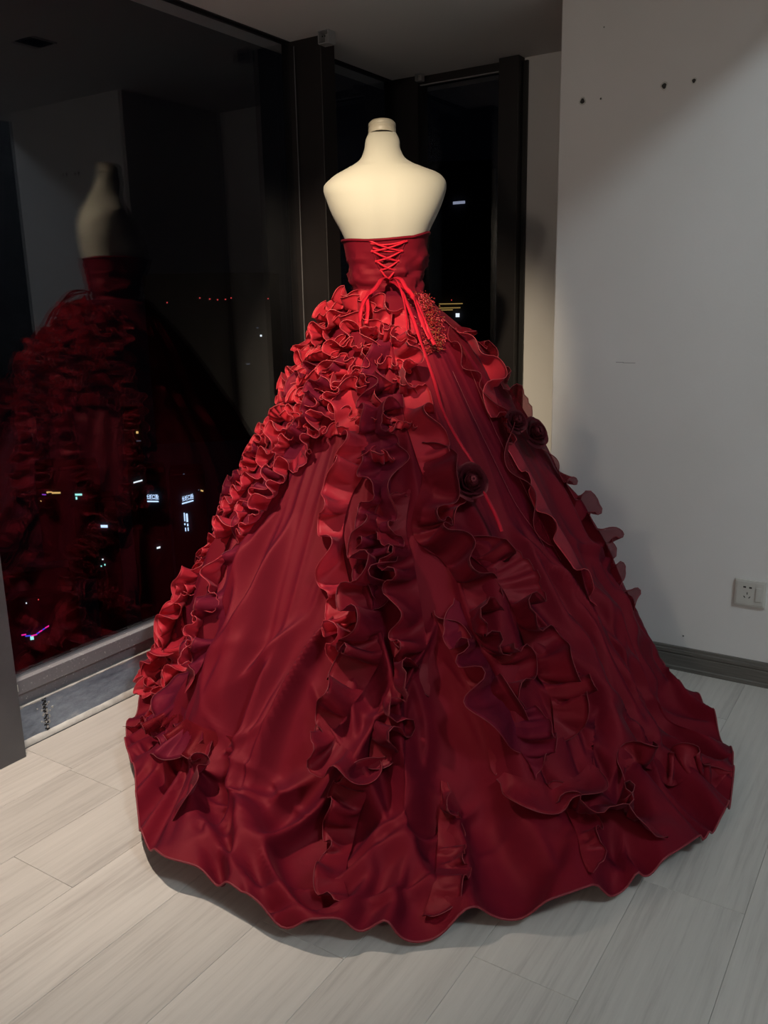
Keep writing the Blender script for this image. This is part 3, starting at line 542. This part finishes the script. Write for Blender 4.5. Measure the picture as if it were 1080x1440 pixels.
def ruffle(dt, w_, lam, amp, side, mt, beta, ratio, seed, its=70):
    """A gathered strip: one edge sewn along the path, the longer free edge settles into curls."""
    r_ = np.random.default_rng(seed)
    _, _, _, _, L = surf_path(dt, 60); n = int(max(40, L/lam*18)); P, T, N, D, L = surf_path(dt, n, .004)
    D = D*side; s = np.linspace(0, L, n); ds = L/(n-1)
    ph = 2*math.pi*s/lam+sm_noise(n, 16, r_)*1.6+r_.random()*6.28
    be = np.radians(beta+14*sm_noise(n, 22, r_))[:, None]; W = np.cos(be)*D+np.sin(be)*N; Mx = -np.sin(be)*D+np.cos(be)*N
    wd = w_*(1+.18*sm_noise(n, 18, r_)).clip(.65, 1.4); end = np.clip(np.minimum(s, L-s)/(.8*w_), .08, 1)**.6; wd = wd*end
    NV = 8; v = np.linspace(0, 1, NV); A_ = (amp*w_*(1+.4*sm_noise(n, 14, r_)).clip(.3, 1.8)*end)
    Q = P[:, None]+W[:, None]*(wd[:, None]*v)[..., None]+Mx[:, None]*((A_*np.sin(ph))[:, None]*v**1.1)[..., None]+T[:, None]*((-.12*lam*np.sin(2*ph)*end)[:, None]*v)[..., None]
    Q += r_.normal(size=Q.shape)*.0006
    rat = ratio*(1+.25*sm_noise(n-1, 20, r_)).clip(.6, 1.5)
    Ls = ds*(1+(rat[:, None]-1)*v[None, :]**.9); Lw = (wd/(NV-1))[:, None]*np.ones((1, NV-1)); Ldg = np.sqrt(Ls[:, :-1]**2+Lw[:-1]**2)
    L2 = (Ls[:-1]+Ls[1:])*.90
    def pr(a, b, l, k, only=False):
        d = b-a; q = np.linalg.norm(d, axis=-1, keepdims=True)+1e-9; c = d*(.5*k*(1-l[..., None]/q))
        return np.minimum(1, (q < l[..., None]))*c if only else c
    for it in range(its):
        Q[:, 1:, 2] -= .00035
        for o_ in (0, 1):
            c = pr(Q[o_:-1:2], Q[o_+1::2], Ls[o_::2], .8); Q[o_:-1:2] += c; Q[o_+1::2] -= c
            c = pr(Q[:, o_:-1:2], Q[:, o_+1::2], Lw[:, o_::2], .9); Q[:, o_:-1:2] += c; Q[:, o_+1::2] -= c
        c = .5*pr(Q[:-1, :-1], Q[1:, 1:], Ldg, .3); Q[:-1, :-1] += c; Q[1:, 1:] -= c
        c = .5*pr(Q[1:, :-1], Q[:-1, 1:], Ldg, .3); Q[1:, :-1] += c; Q[:-1, 1:] -= c
        c = .5*pr(Q[:-2], Q[2:], L2, .55, True); Q[:-2] += c; Q[2:] -= c
        lap = Q[:, :-2]+Q[:, 2:]-2*Q[:, 1:-1]; Q[:, 1:-1] += .10*lap
        lap = Q[:-2]+Q[2:]-2*Q[1:-1]; Q[1:-1] += .03*lap
        hgt = ((Q-P[:, None])*N[:, None]).sum(-1); Q += N[:, None]*np.maximum(0, .0015+.004*v[None, :]-hgt)[..., None]*.8
        Q[:, 0] = P
        Q[..., 2] = np.maximum(Q[..., 2], .006)
    Q[..., 0] = np.maximum(Q[..., 0], -2.058); Q[..., 1] = np.where(Q[..., 0] > -1.12, np.minimum(Q[..., 1], 2.735), Q[..., 1])
    # rolled edge: a small round bead along the free edge
    e = Q[:, -1]; Te = np.gradient(e, axis=0); Te /= np.linalg.norm(Te, axis=1, keepdims=True)+1e-9; We = e-Q[:, -2]; We /= np.linalg.norm(We, axis=1, keepdims=True)+1e-9
    Be = np.cross(Te, We); rad = .0011
    bead = [e+rad*Be, e+rad*We*1.3, e-rad*Be, e-rad*We*.6]
    Q = np.concatenate([Q]+[b_[:, None] for b_ in bead]+[(e+rad*Be)[:, None]], 1)
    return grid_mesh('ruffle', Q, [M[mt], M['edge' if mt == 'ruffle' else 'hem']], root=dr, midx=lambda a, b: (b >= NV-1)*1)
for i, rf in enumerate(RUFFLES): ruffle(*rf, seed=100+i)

# ---------------------------------------------------------------- bodice
zb = np.linspace(1.205, 1.385, 26); tb = np.arange(128)*2*math.pi/128
rows = []
wr_ = np.random.default_rng(5)
nz = perlin(128, 26, 20, 14, 8)*.004+perlin(128, 26, 9, 7, 9)*.004+.006*(1-np.abs(perlin(128, 26, 12, 12, 19)*1.6)).clip(0, 1)**2
for k, z in enumerate(zb):
    f_ = k/25; dip = (.006*np.sin(tb*1+.6)+.004*np.cos(2*tb))*f_          # top edge is not level
    sag = np.where(np.sin(tb) > 0, -.004*np.exp(-((np.cos(tb)*.12+.03)/.05)**2), 0)*f_
    R_ = torso_ring(min(z, 1.385), tb, .007+.004*f_)
    d = R_[:, :2]-AX; rr_ = np.linalg.norm(d, axis=1, keepdims=True); R_[:, :2] += d/rr_*(nz[:, k]*math.sin(math.pi*min(1, f_*1.15)))[:, None]; R_[:, 2] += dip+sag+np.where(np.cos(tb) > .55, .012*np.clip((np.cos(tb)-.55)/.45, 0, 1), 0)*f_
    rows.append(R_)
B = np.stack(rows, 1)
grid_mesh('bodice', B, M['satin'], root=dr, close_u=True)
e = B[:, -1]; tube('top_binding', np.concatenate([e, e[:2]]), .0042, M['satin'], root=dr)
def bod(u, z, off=.004):                # point on the bodice back at lateral u, height z
    c, hw, bk = [spline(TZ, [r_[k] for r_ in TORSO], np.array([z]))[0] for k in (1, 2, 3)]
    q = min(.98, abs(u-c)/(hw+.01)); b_ = (bk+.009+off)*(1-q**2.4)**.42
    return np.array([AX[0]+u*RV[0]+b_*BV[0], AX[1]+u*RV[1]+b_*BV[1], z])
def ribbon(name, P, wd, mt, roll=None, cup=.15, Nrm=None):
    P = np.array(P, float); n = len(P); T = np.gradient(P, axis=0); T /= np.linalg.norm(T, axis=1, keepdims=True)+1e-9
    Nn = np.tile(np.array([BV[0], BV[1], .25]), (n, 1)) if Nrm is None else Nrm
    W = np.cross(T, Nn); W /= np.linalg.norm(W, axis=1, keepdims=True)+1e-9; Nn = np.cross(W, T)
    if roll is not None: W, Nn = W*np.cos(roll)[:, None]+Nn*np.sin(roll)[:, None], Nn*np.cos(roll)[:, None]-W*np.sin(roll)[:, None]
    a = np.linspace(-1, 1, 5); wv = np.broadcast_to(np.array(wd, float), (n,))[:, None, None]
    F = P[:, None]+W[:, None]*(a[None, :, None]*wv/2)+Nn[:, None]*(wv*cup*(1-a[None, :, None]**2))
    Bk = F[:, ::-1]-Nn[:, None]*.0012
    return grid_mesh(name, np.concatenate([F, Bk], 1), M[mt], root=dr, close_v=True)
ev = [(-.040, 1.378), (-.034, 1.350), (-.024, 1.322), (-.012, 1.296), (.004, 1.268)]
evr = [(.062, 1.376), (.050, 1.350), (.040, 1.322), (.030, 1.296), (.016, 1.268)]
# edges of the laced opening
for pts in (ev, evr):
    q = crom(pts, 24); P = np.array([bod(u, z, .001) for u, z in q]); tube('lacing_edge', P, .0032, M['satin'], root=dr)
for k in range(len(ev)-1):
    for a, b in ((ev[k], evr[k+1]), (evr[k], ev[k+1])):
        q = np.array([bod(a[0]+(b[0]-a[0])*t, a[1]+(b[1]-a[1])*t-.004*math.sin(math.pi*t), .006+.004*math.sin(math.pi*t)) for t in np.linspace(-.06, 1.06, 16)])
        ribbon('lacing', q, .0058, 'lacing', roll=np.linspace(-.3, .3, 16))
for a, b in (((-.040, 1.372), (.062, 1.378)), ((-.034, 1.360), (.05, 1.352))):
    q = np.array([bod(a[0]+(b[0]-a[0])*t, a[1]+(b[1]-a[1])*t-.007*math.sin(math.pi*t), .006) for t in np.linspace(0, 1, 16)]); ribbon('lacing', q, .005, 'lacing')
# knot and ribbon tails
kn = bod(.012, 1.262, .010)
P = np.array([[kn+np.array([RV[0]*x, RV[1]*x, z])+np.array([BV[0], BV[1], 0])*y for x, y, z in [(r_*math.cos(a)*.011, r_*.008*math.sin(b_)+.002, r_*math.sin(a)*.007) for a in np.linspace(0, 2*math.pi, 17)[:-1]]] for r_, b_ in [(.02, -1), (.8, -.7), (1, 0), (.9, .7), (.5, 1.2), (.02, 1.5)]])
grid_mesh('bow_knot', P, M['lacing'], root=dr, close_v=True)
def tail(dt, off, wd, seed, n=50):
    r_ = np.random.default_rng(seed); P, T, N, D, L = surf_path(dt, n, 0)
    o_ = off+.010*np.sin(np.linspace(0, 3.1, n)); P = P+N*o_[:, None]
    a = np.linspace(0, 1, 10)[:, None]; P = np.concatenate([kn+(P[0]-kn)*a[:-1]**1.0+np.array([0, 0, .008])*np.sin(a[:-1]*3.14), P]); 
    Nn = np.concatenate([np.tile(N[0], (9, 1)), N])
    ribbon('ribbon_tail', P, wd, 'lacing', roll=.45*sm_noise(len(P), 9, r_), Nrm=Nn)
tail(TAIL_LONG, .055, .010, 1, 90); tail(TAIL_R, .055, .013, 2); tail([(a-2, t+.01) for a, t in TAIL_R], .05, .012, 3); tail(TAIL_L, .055, .012, 4); tail(TAIL_L2, .05, .012, 5); tail(TAIL_R2, .05, .007, 6)
# ---------------------------------------------------------------- beaded lace on the hip
bl = []; blg = []
r_ = np.random.default_rng(21)
for i in range(760):
    t = r_.random()**.8; cd = np.interp(t, [0, .3, .6, 1], [40, 44, 52, 60]); wdt = np.interp(t, [0, .3, 1], [26, 13, 9]); d_ = cd+r_.normal()*wdt*.55; tt_ = .012+t*.128
    p = samp(SKs, [d_], [tt_])[0]; n_ = samp(NK, [d_], [tt_])[0]; (blg if r_.random() < .22 else bl).append((p+n_*(.004+.010*r_.random()), .0012+.0018*r_.random(), n_))
def beads(name, lst, mt):
    bm = bmesh.new(); bmesh.ops.create_icosphere(bm, subdivisions=1, radius=1); V = np.array([v.co[:] for v in bm.verts]); F = np.array([[v.index for v in f.verts] for f in bm.faces]); bm.free()
    VV = np.concatenate([p+V*rr_*np.array([1, 1, .8]) for p, rr_, _ in lst]); FF = np.concatenate([F+len(V)*i for i in range(len(lst))])
    me = bpy.data.meshes.new(name); me.from_pydata(VV.tolist(), [], FF.tolist()); o = keep(link(name, me, mt), dr); o['kind'] = 'stuff'; return o
beads('beadwork', bl, M['bead']); beads('sequins', blg, M['bead2'])
# lace sprigs: small curled loops under the beads
for i in range(46):
    t = r_.random(); d_ = np.interp(t, [0, .3, .6, 1], [40, 44, 52, 60])+r_.normal()*np.interp(t, [0, 1], [12, 5]); tt_ = .014+t*.125
    p = samp(SKs, [d_], [tt_])[0]; n_ = samp(NK, [d_], [tt_])[0]; a1 = np.cross(n_, [0, 0, 1]); a1 /= np.linalg.norm(a1); b1 = np.cross(n_, a1); ph = r_.random()*6.28; rad = .006+.006*r_.random()
    an = np.linspace(0, 5.2, 16); rr_ = rad*(1-an/7)
    tube('lace_sprig', p+n_*(.006+.002*np.sin(an)[:, None])+np.outer(rr_*np.cos(an+ph), a1)+np.outer(rr_*np.sin(an+ph), b1), .0012, M['edge'], root=dr, n=5)
# ---------------------------------------------------------------- roses
def rose(d_, t_, R_, seed, tilt=0, squash=1):
    r_ = np.random.default_rng(seed); p = samp(SKs, [d_], [t_])[0]; n_ = samp(NK, [d_], [t_])[0]; n_ = n_+np.array([BV[0], BV[1], .1])*.5; n_ /= np.linalg.norm(n_)
    a1 = np.cross(n_, [0, 0, 1]); a1 /= np.linalg.norm(a1); b1 = np.cross(n_, a1); c = p+n_*.045
    core = [(.004, .0), (.35, .08), (.42, .45), (.3, .78), (.12, .85), (.004, .80)]
    an = np.arange(20)*2*math.pi/20
    P = np.array([[c+R_*q*(math.cos(a)*a1+math.sin(a)*b1)+n_*R_*h for a in an] for q, h in core])
    ro = grid_mesh('rose', P, M['rose'], close_v=True); keep(ro, dr)
    for k in range(17):
        f_ = k/16; rad = R_*(.20+.80*f_); a0 = k*2.4+r_.random()*.5; span = 2.5-.9*f_; h0 = R_*(.95-.55*f_); lean = .15+.75*f_
        uu = np.linspace(-1, 1, 9); vv = np.linspace(0, 1, 6)
        P = np.zeros((9, 6, 3))
        for i, u in enumerate(uu):
            a = a0+u*span/2
            for j, v in enumerate(vv):
                rr_ = rad*(.35+.65*v**.7)+R_*.22*lean*max(0, v-.7)/.3*.6; hh = (h0*v*(1-.25*abs(u)**3))-R_*.12*lean*max(0, v-.75)/.25
                rr_ += R_*.03*math.sin(u*5+k)*v
                P[i, j] = c+(rr_*squash)*math.cos(a)*a1+rr_*math.sin(a)*b1+n_*(hh+.002)
        pt = grid_mesh('petal', P, M['rose']); pt.parent = ro; pt.matrix_parent_inverse = (Matrix.Translation(dr.location)).inverted() if False else Matrix.Identity(4)
    return ro
rose(68, .377, .048, 1); rose(32.5, .352, .046, 2, squash=.9); rose(39, .312, .036, 3)
# fine seam lines of the plain panel
for dt in (SEAM1, SEAM2):
    P, T, N, D, L = surf_path(dt, 80, .005); tube('seam', P, .0009, M['hem'], root=dr, n=5)
# ================================================================ the city outside, at night
def ray(px, py): return RW@np.array([px-540., py-720., FPX])
def at(px, py, dist): d = ray(px, py); return CAM+d*dist/math.hypot(d[0], d[1])
M['tower'] = painted('dark_facade', (.012, .012, .016), (.02, .02, .026), .1, .8)
def glow(name, c, s): return mat(name, (.02, .02, .02), .5, emit=c, estr=s)
G = {'blue': glow('sign_light_blue', (.55, .72, 1), 1.6), 'white': glow('window_light_white', (.9, .95, 1), 1.3), 'warm': glow('lamp_light_warm', (1, .6, .2), .9), 'red': glow('warning_light_red', (1, .08, .08), .8),
     'cyan': glow('sign_light_cyan', (.4, 1, .9), 1.2), 'pink': glow('neon_pink', (1, .02, .35), 1.2), 'neon': glow('neon_blue', (.05, .08, 1), 1.0), 'violet': glow('neon_violet', (.5, .1, 1), .6), 'gold': glow('strip_light_gold', (1, .62, .18), .35), 'soft': glow('lamp_reflection_soft', (.7, .75, 1), .4), 'dim': glow('window_light_dim', (.6, .7, 1), .12)}
GROUND = -62.0
def tower(px, py, dist, wid, dep, up, lab):
    p = at(px, py, dist); f_ = ray(px, py)[:2]; f_ = f_/np.linalg.norm(f_); r_ = np.array([f_[1], -f_[0]])
    o = empty('city_building', (p[0], p[1], GROUND)); tag(o, lab, 'building', 'city buildings outside the window')
    c = [p[:2]+f_*.3+r_*wid*s for s in (-.5, .5)]+[p[:2]+f_*(dep+.3)+r_*wid*s for s in (.5, -.5)]
    V = [(q[0], q[1], GROUND) for q in c]+[(q[0], q[1], p[2]+up) for q in c]
    me = bpy.data.meshes.new('tower_block'); me.from_pydata(V, [], [(0, 1, 2, 3), (4, 5, 6, 7), (0, 1, 5, 4), (1, 2, 6, 5), (2, 3, 7, 6), (3, 0, 4, 7)]); keep(link('tower_block', me, M['tower']), o)
    c2 = [(np.mean([q[0] for q in c])+(q[0]-np.mean([k[0] for k in c]))*.92, np.mean([q[1] for q in c])+(q[1]-np.mean([k[1] for k in c]))*.92) for q in c]
    V = [(q[0], q[1], p[2]+up) for q in c2]+[(q[0], q[1], p[2]+up+.9) for q in c2]
    me = bpy.data.meshes.new('roof_parapet'); me.from_pydata(V, [], [(0, 1, 2, 3), (4, 5, 6, 7), (0, 1, 5, 4), (1, 2, 6, 5), (2, 3, 7, 6), (3, 0, 4, 7)]); keep(link('roof_parapet', me, M['tower']), o)
    def panel(name, x, y, w_, h_, mt, skew=0):
        # a lit panel on the facade plane, sized in photo pixels at this distance
        d = ray(x, y); t = ((p[:2]-CAM[:2])@f_)/(d[:2]@f_); q = CAM+d*t; k = dist/FPX; 
        V = []
        for dz in (0, .12):
            for a, b in ((-.5, -.5), (.5, -.5), (.5, .5), (-.5, .5)):
                xy = q[:2]+r_*a*w_*k-f_*dz; V.append((xy[0], xy[1], q[2]+b*h_*k+a*skew*k))
        me = bpy.data.meshes.new(name); me.from_pydata(V, [], [(3, 2, 1, 0), (4, 5, 6, 7), (0, 1, 5, 4), (1, 2, 6, 5), (2, 3, 7, 6), (3, 0, 4, 7)]); return keep(link(name, me, mt), o)
    def sign(x, y, w_, h_, txt, mt, skew):
        d = ray(x, y); t = ((p[:2]-CAM[:2])@f_)/(d[:2]@f_); q = CAM+d*t; k = dist/FPX
        cu = bpy.data.curves.new('sign_lettering', 'FONT'); cu.body = txt; cu.align_x = 'CENTER'; cu.align_y = 'CENTER'; cu.extrude = .05; cu.offset = .015
        ob = bpy.data.objects.new('sign_lettering', cu); COL.objects.link(ob); bpy.context.view_layer.update(); dg = bpy.context.evaluated_depsgraph_get(); me = bpy.data.meshes.new_from_object(ob.evaluated_get(dg)); bpy.data.objects.remove(ob)
        if not len(me.vertices): return
        co_ = np.array([v.co[:] for v in me.vertices]); mn, mx = co_.min(0), co_.max(0); 
        for v, cc in zip(me.vertices, co_):
            a = (cc[0]-mn[0])/(mx[0]-mn[0])-.5; b = (cc[1]-mn[1])/(mx[1]-mn[1])-.5; xy = q[:2]+r_*a*w_*k-f_*(.1+.1*(cc[2] > 0)); v.co = (xy[0], xy[1], q[2]+b*h_*k+a*skew*k)
        keep(link('sign_lettering', me, mt), o)
    return panel, sign
pn, sg = tower(214, 690, 150, 5, 5, 3, 'dark office block with a level blue-white lit sign, outside the long window')
sg(214, 698.5, 17, 7.5, '长城口腔', G['blue'], -1.5); pn('sign_bar', 214, 705, 17, 1.8, G['blue'], -1.5); pn('lit_window', 223, 770, 5, 2.5, G['white'], 1)
pn, sg = tower(264, 690, 160, 6.4, 6, 3, 'dark office block with a tilted blue-white lit sign and lit columns, outside the long window')
sg(264, 699.5, 16, 7.5, '长城口腔', G['blue'], 3.5); pn('sign_bar', 264, 706, 16, 1.8, G['blue'], 3.5)
for x, y, w_, h_ in [(259.5, 727, 1.6, 12), (263, 728, 2.6, 12), (260, 737, 1.8, 2.5), (264, 738, 1.8, 3.5), (261, 744.5, 1.4, 5), (264.6, 744, 1.4, 5)]: pn('lit_window', x, y, w_, h_, G['blue'])
pn('lit_window', 284, 690, 3.5, 2, G['warm'], -1); pn('lit_window', 279.5, 689, 1.5, 1.5, G['dim']); pn('lit_window', 258.5, 666.5, 2, 1.5, G['dim'])
pn, sg = tower(193, 680, 140, 2.6, 5, 11, 'dark tower with one slanted white strip light, outside the long window')
pn('glow_strip', 194, 677, 12, 1.8, G['white'], 2.5); pn('lit_window', 193, 608, 3, 3, G['warm']); pn('lit_window', 195, 620, 6, 1, G['dim'])
pn, sg = tower(75, 690, 230, 8, 14, 5, 'dark low block with warm and violet rooftop lights, outside the long window')
for x, y, w_, h_, g in [(70, 692, 6, 1.6, 'warm'), (79, 693, 11, 2.2, 'warm'), (66.5, 692.5, 2, 2, 'warm'), (62, 695.5, 5, 1.4, 'violet'), (57.5, 704.5, 1.3, 1.3, 'warm')]: pn('lit_window', x, y, w_, h_, G[g], -.8)
pn, sg = tower(114, 690, 210, 9, 10, 5, 'dark block with a cyan shop sign at its top, outside the long window')
pn('sign_bar', 110.5, 695.5, 9, 2.6, G['cyan'], -.6); pn('sign_bar', 107.5, 700.5, 2.2, 3.6, G['cyan']); pn('lit_window', 135, 697.5, 8, 1.6, G['dim'], -.6)
pn, sg = tower(146, 735, 170, 5, 6, 4, 'dark block with one small blue window lit, outside the long window')
pn('lit_window', 146.5, 740, 9, 3.6, G['blue'], -1); pn('lit_window', 144.5, 786.5, 2, 1.6, G['white']); pn('lit_window', 147.5, 794, 1.6, 2.4, G['cyan']); pn('lit_window', 142.5, 796, 1.6, 1.6, G['cyan'])
pn, sg = tower(48, 880, 120, 12, 10, 4, 'dark low block with pink and blue neon along its eaves, outside the long window')
for x, y, w_, g, sk_ in [(33.5, 892.5, 6, 'pink', 0), (39.5, 894, 7, 'neon', -.5), (48, 893, 8, 'pink', 1), (53.5, 890, 4, 'neon', 2), (57, 887.5, 5, 'pink', 2.2), (61.5, 884.5, 3, 'neon', 1.5), (66, 881.5, 5.5, 'pink', 2.4)]: pn('neon_tube', x, y, w_, 1.5, G[g], sk_)
pn('lit_window', 45, 897, 4.5, 5, G['cyan']); pn('lit_window', 37, 848, 1.5, 1.5, G['white']); pn('lit_window', 54, 843, 1.5, 1.5, G['red'])
pn, sg = tower(300, 424, 420, 62, 20, 12, 'far dark tower with red warning lights, outside the long window')
for x, y in [(235, 425.5), (281, 419), (295, 420.5), (306, 421.5), (317, 421), (325, 419), (377, 420)]: pn('warning_light', x, y, 1.6, 1.4, G['red'])
pn('lit_window', 362, 461, 3, 1.2, G['dim']); pn('lit_window', 367, 472, 2.4, 2.4, G['white']); pn('lit_window', 349, 512, 5, 1.4, G['dim'])
pn, sg = tower(640, 430, 90, 8, 10, 13, 'dark building with gold strip lights on its floors, seen through the back window')
for x, y, w_ in [(634, 427.2, 32), (632.5, 433, 29), (628.5, 435.8, 16)]: pn('glow_strip', x, y, w_, 1.3, G['gold'])
pn('lit_window', 643.5, 443.2, 5.2, 5, G['white']); pn('glow_strip', 645.5, 285, 16, 3.4, G['soft'], .8); pn('warning_light', 635, 422, 1, 1.2, G['red'])  # upper soft strip imitates a ceiling lamp's reflection in the back pane
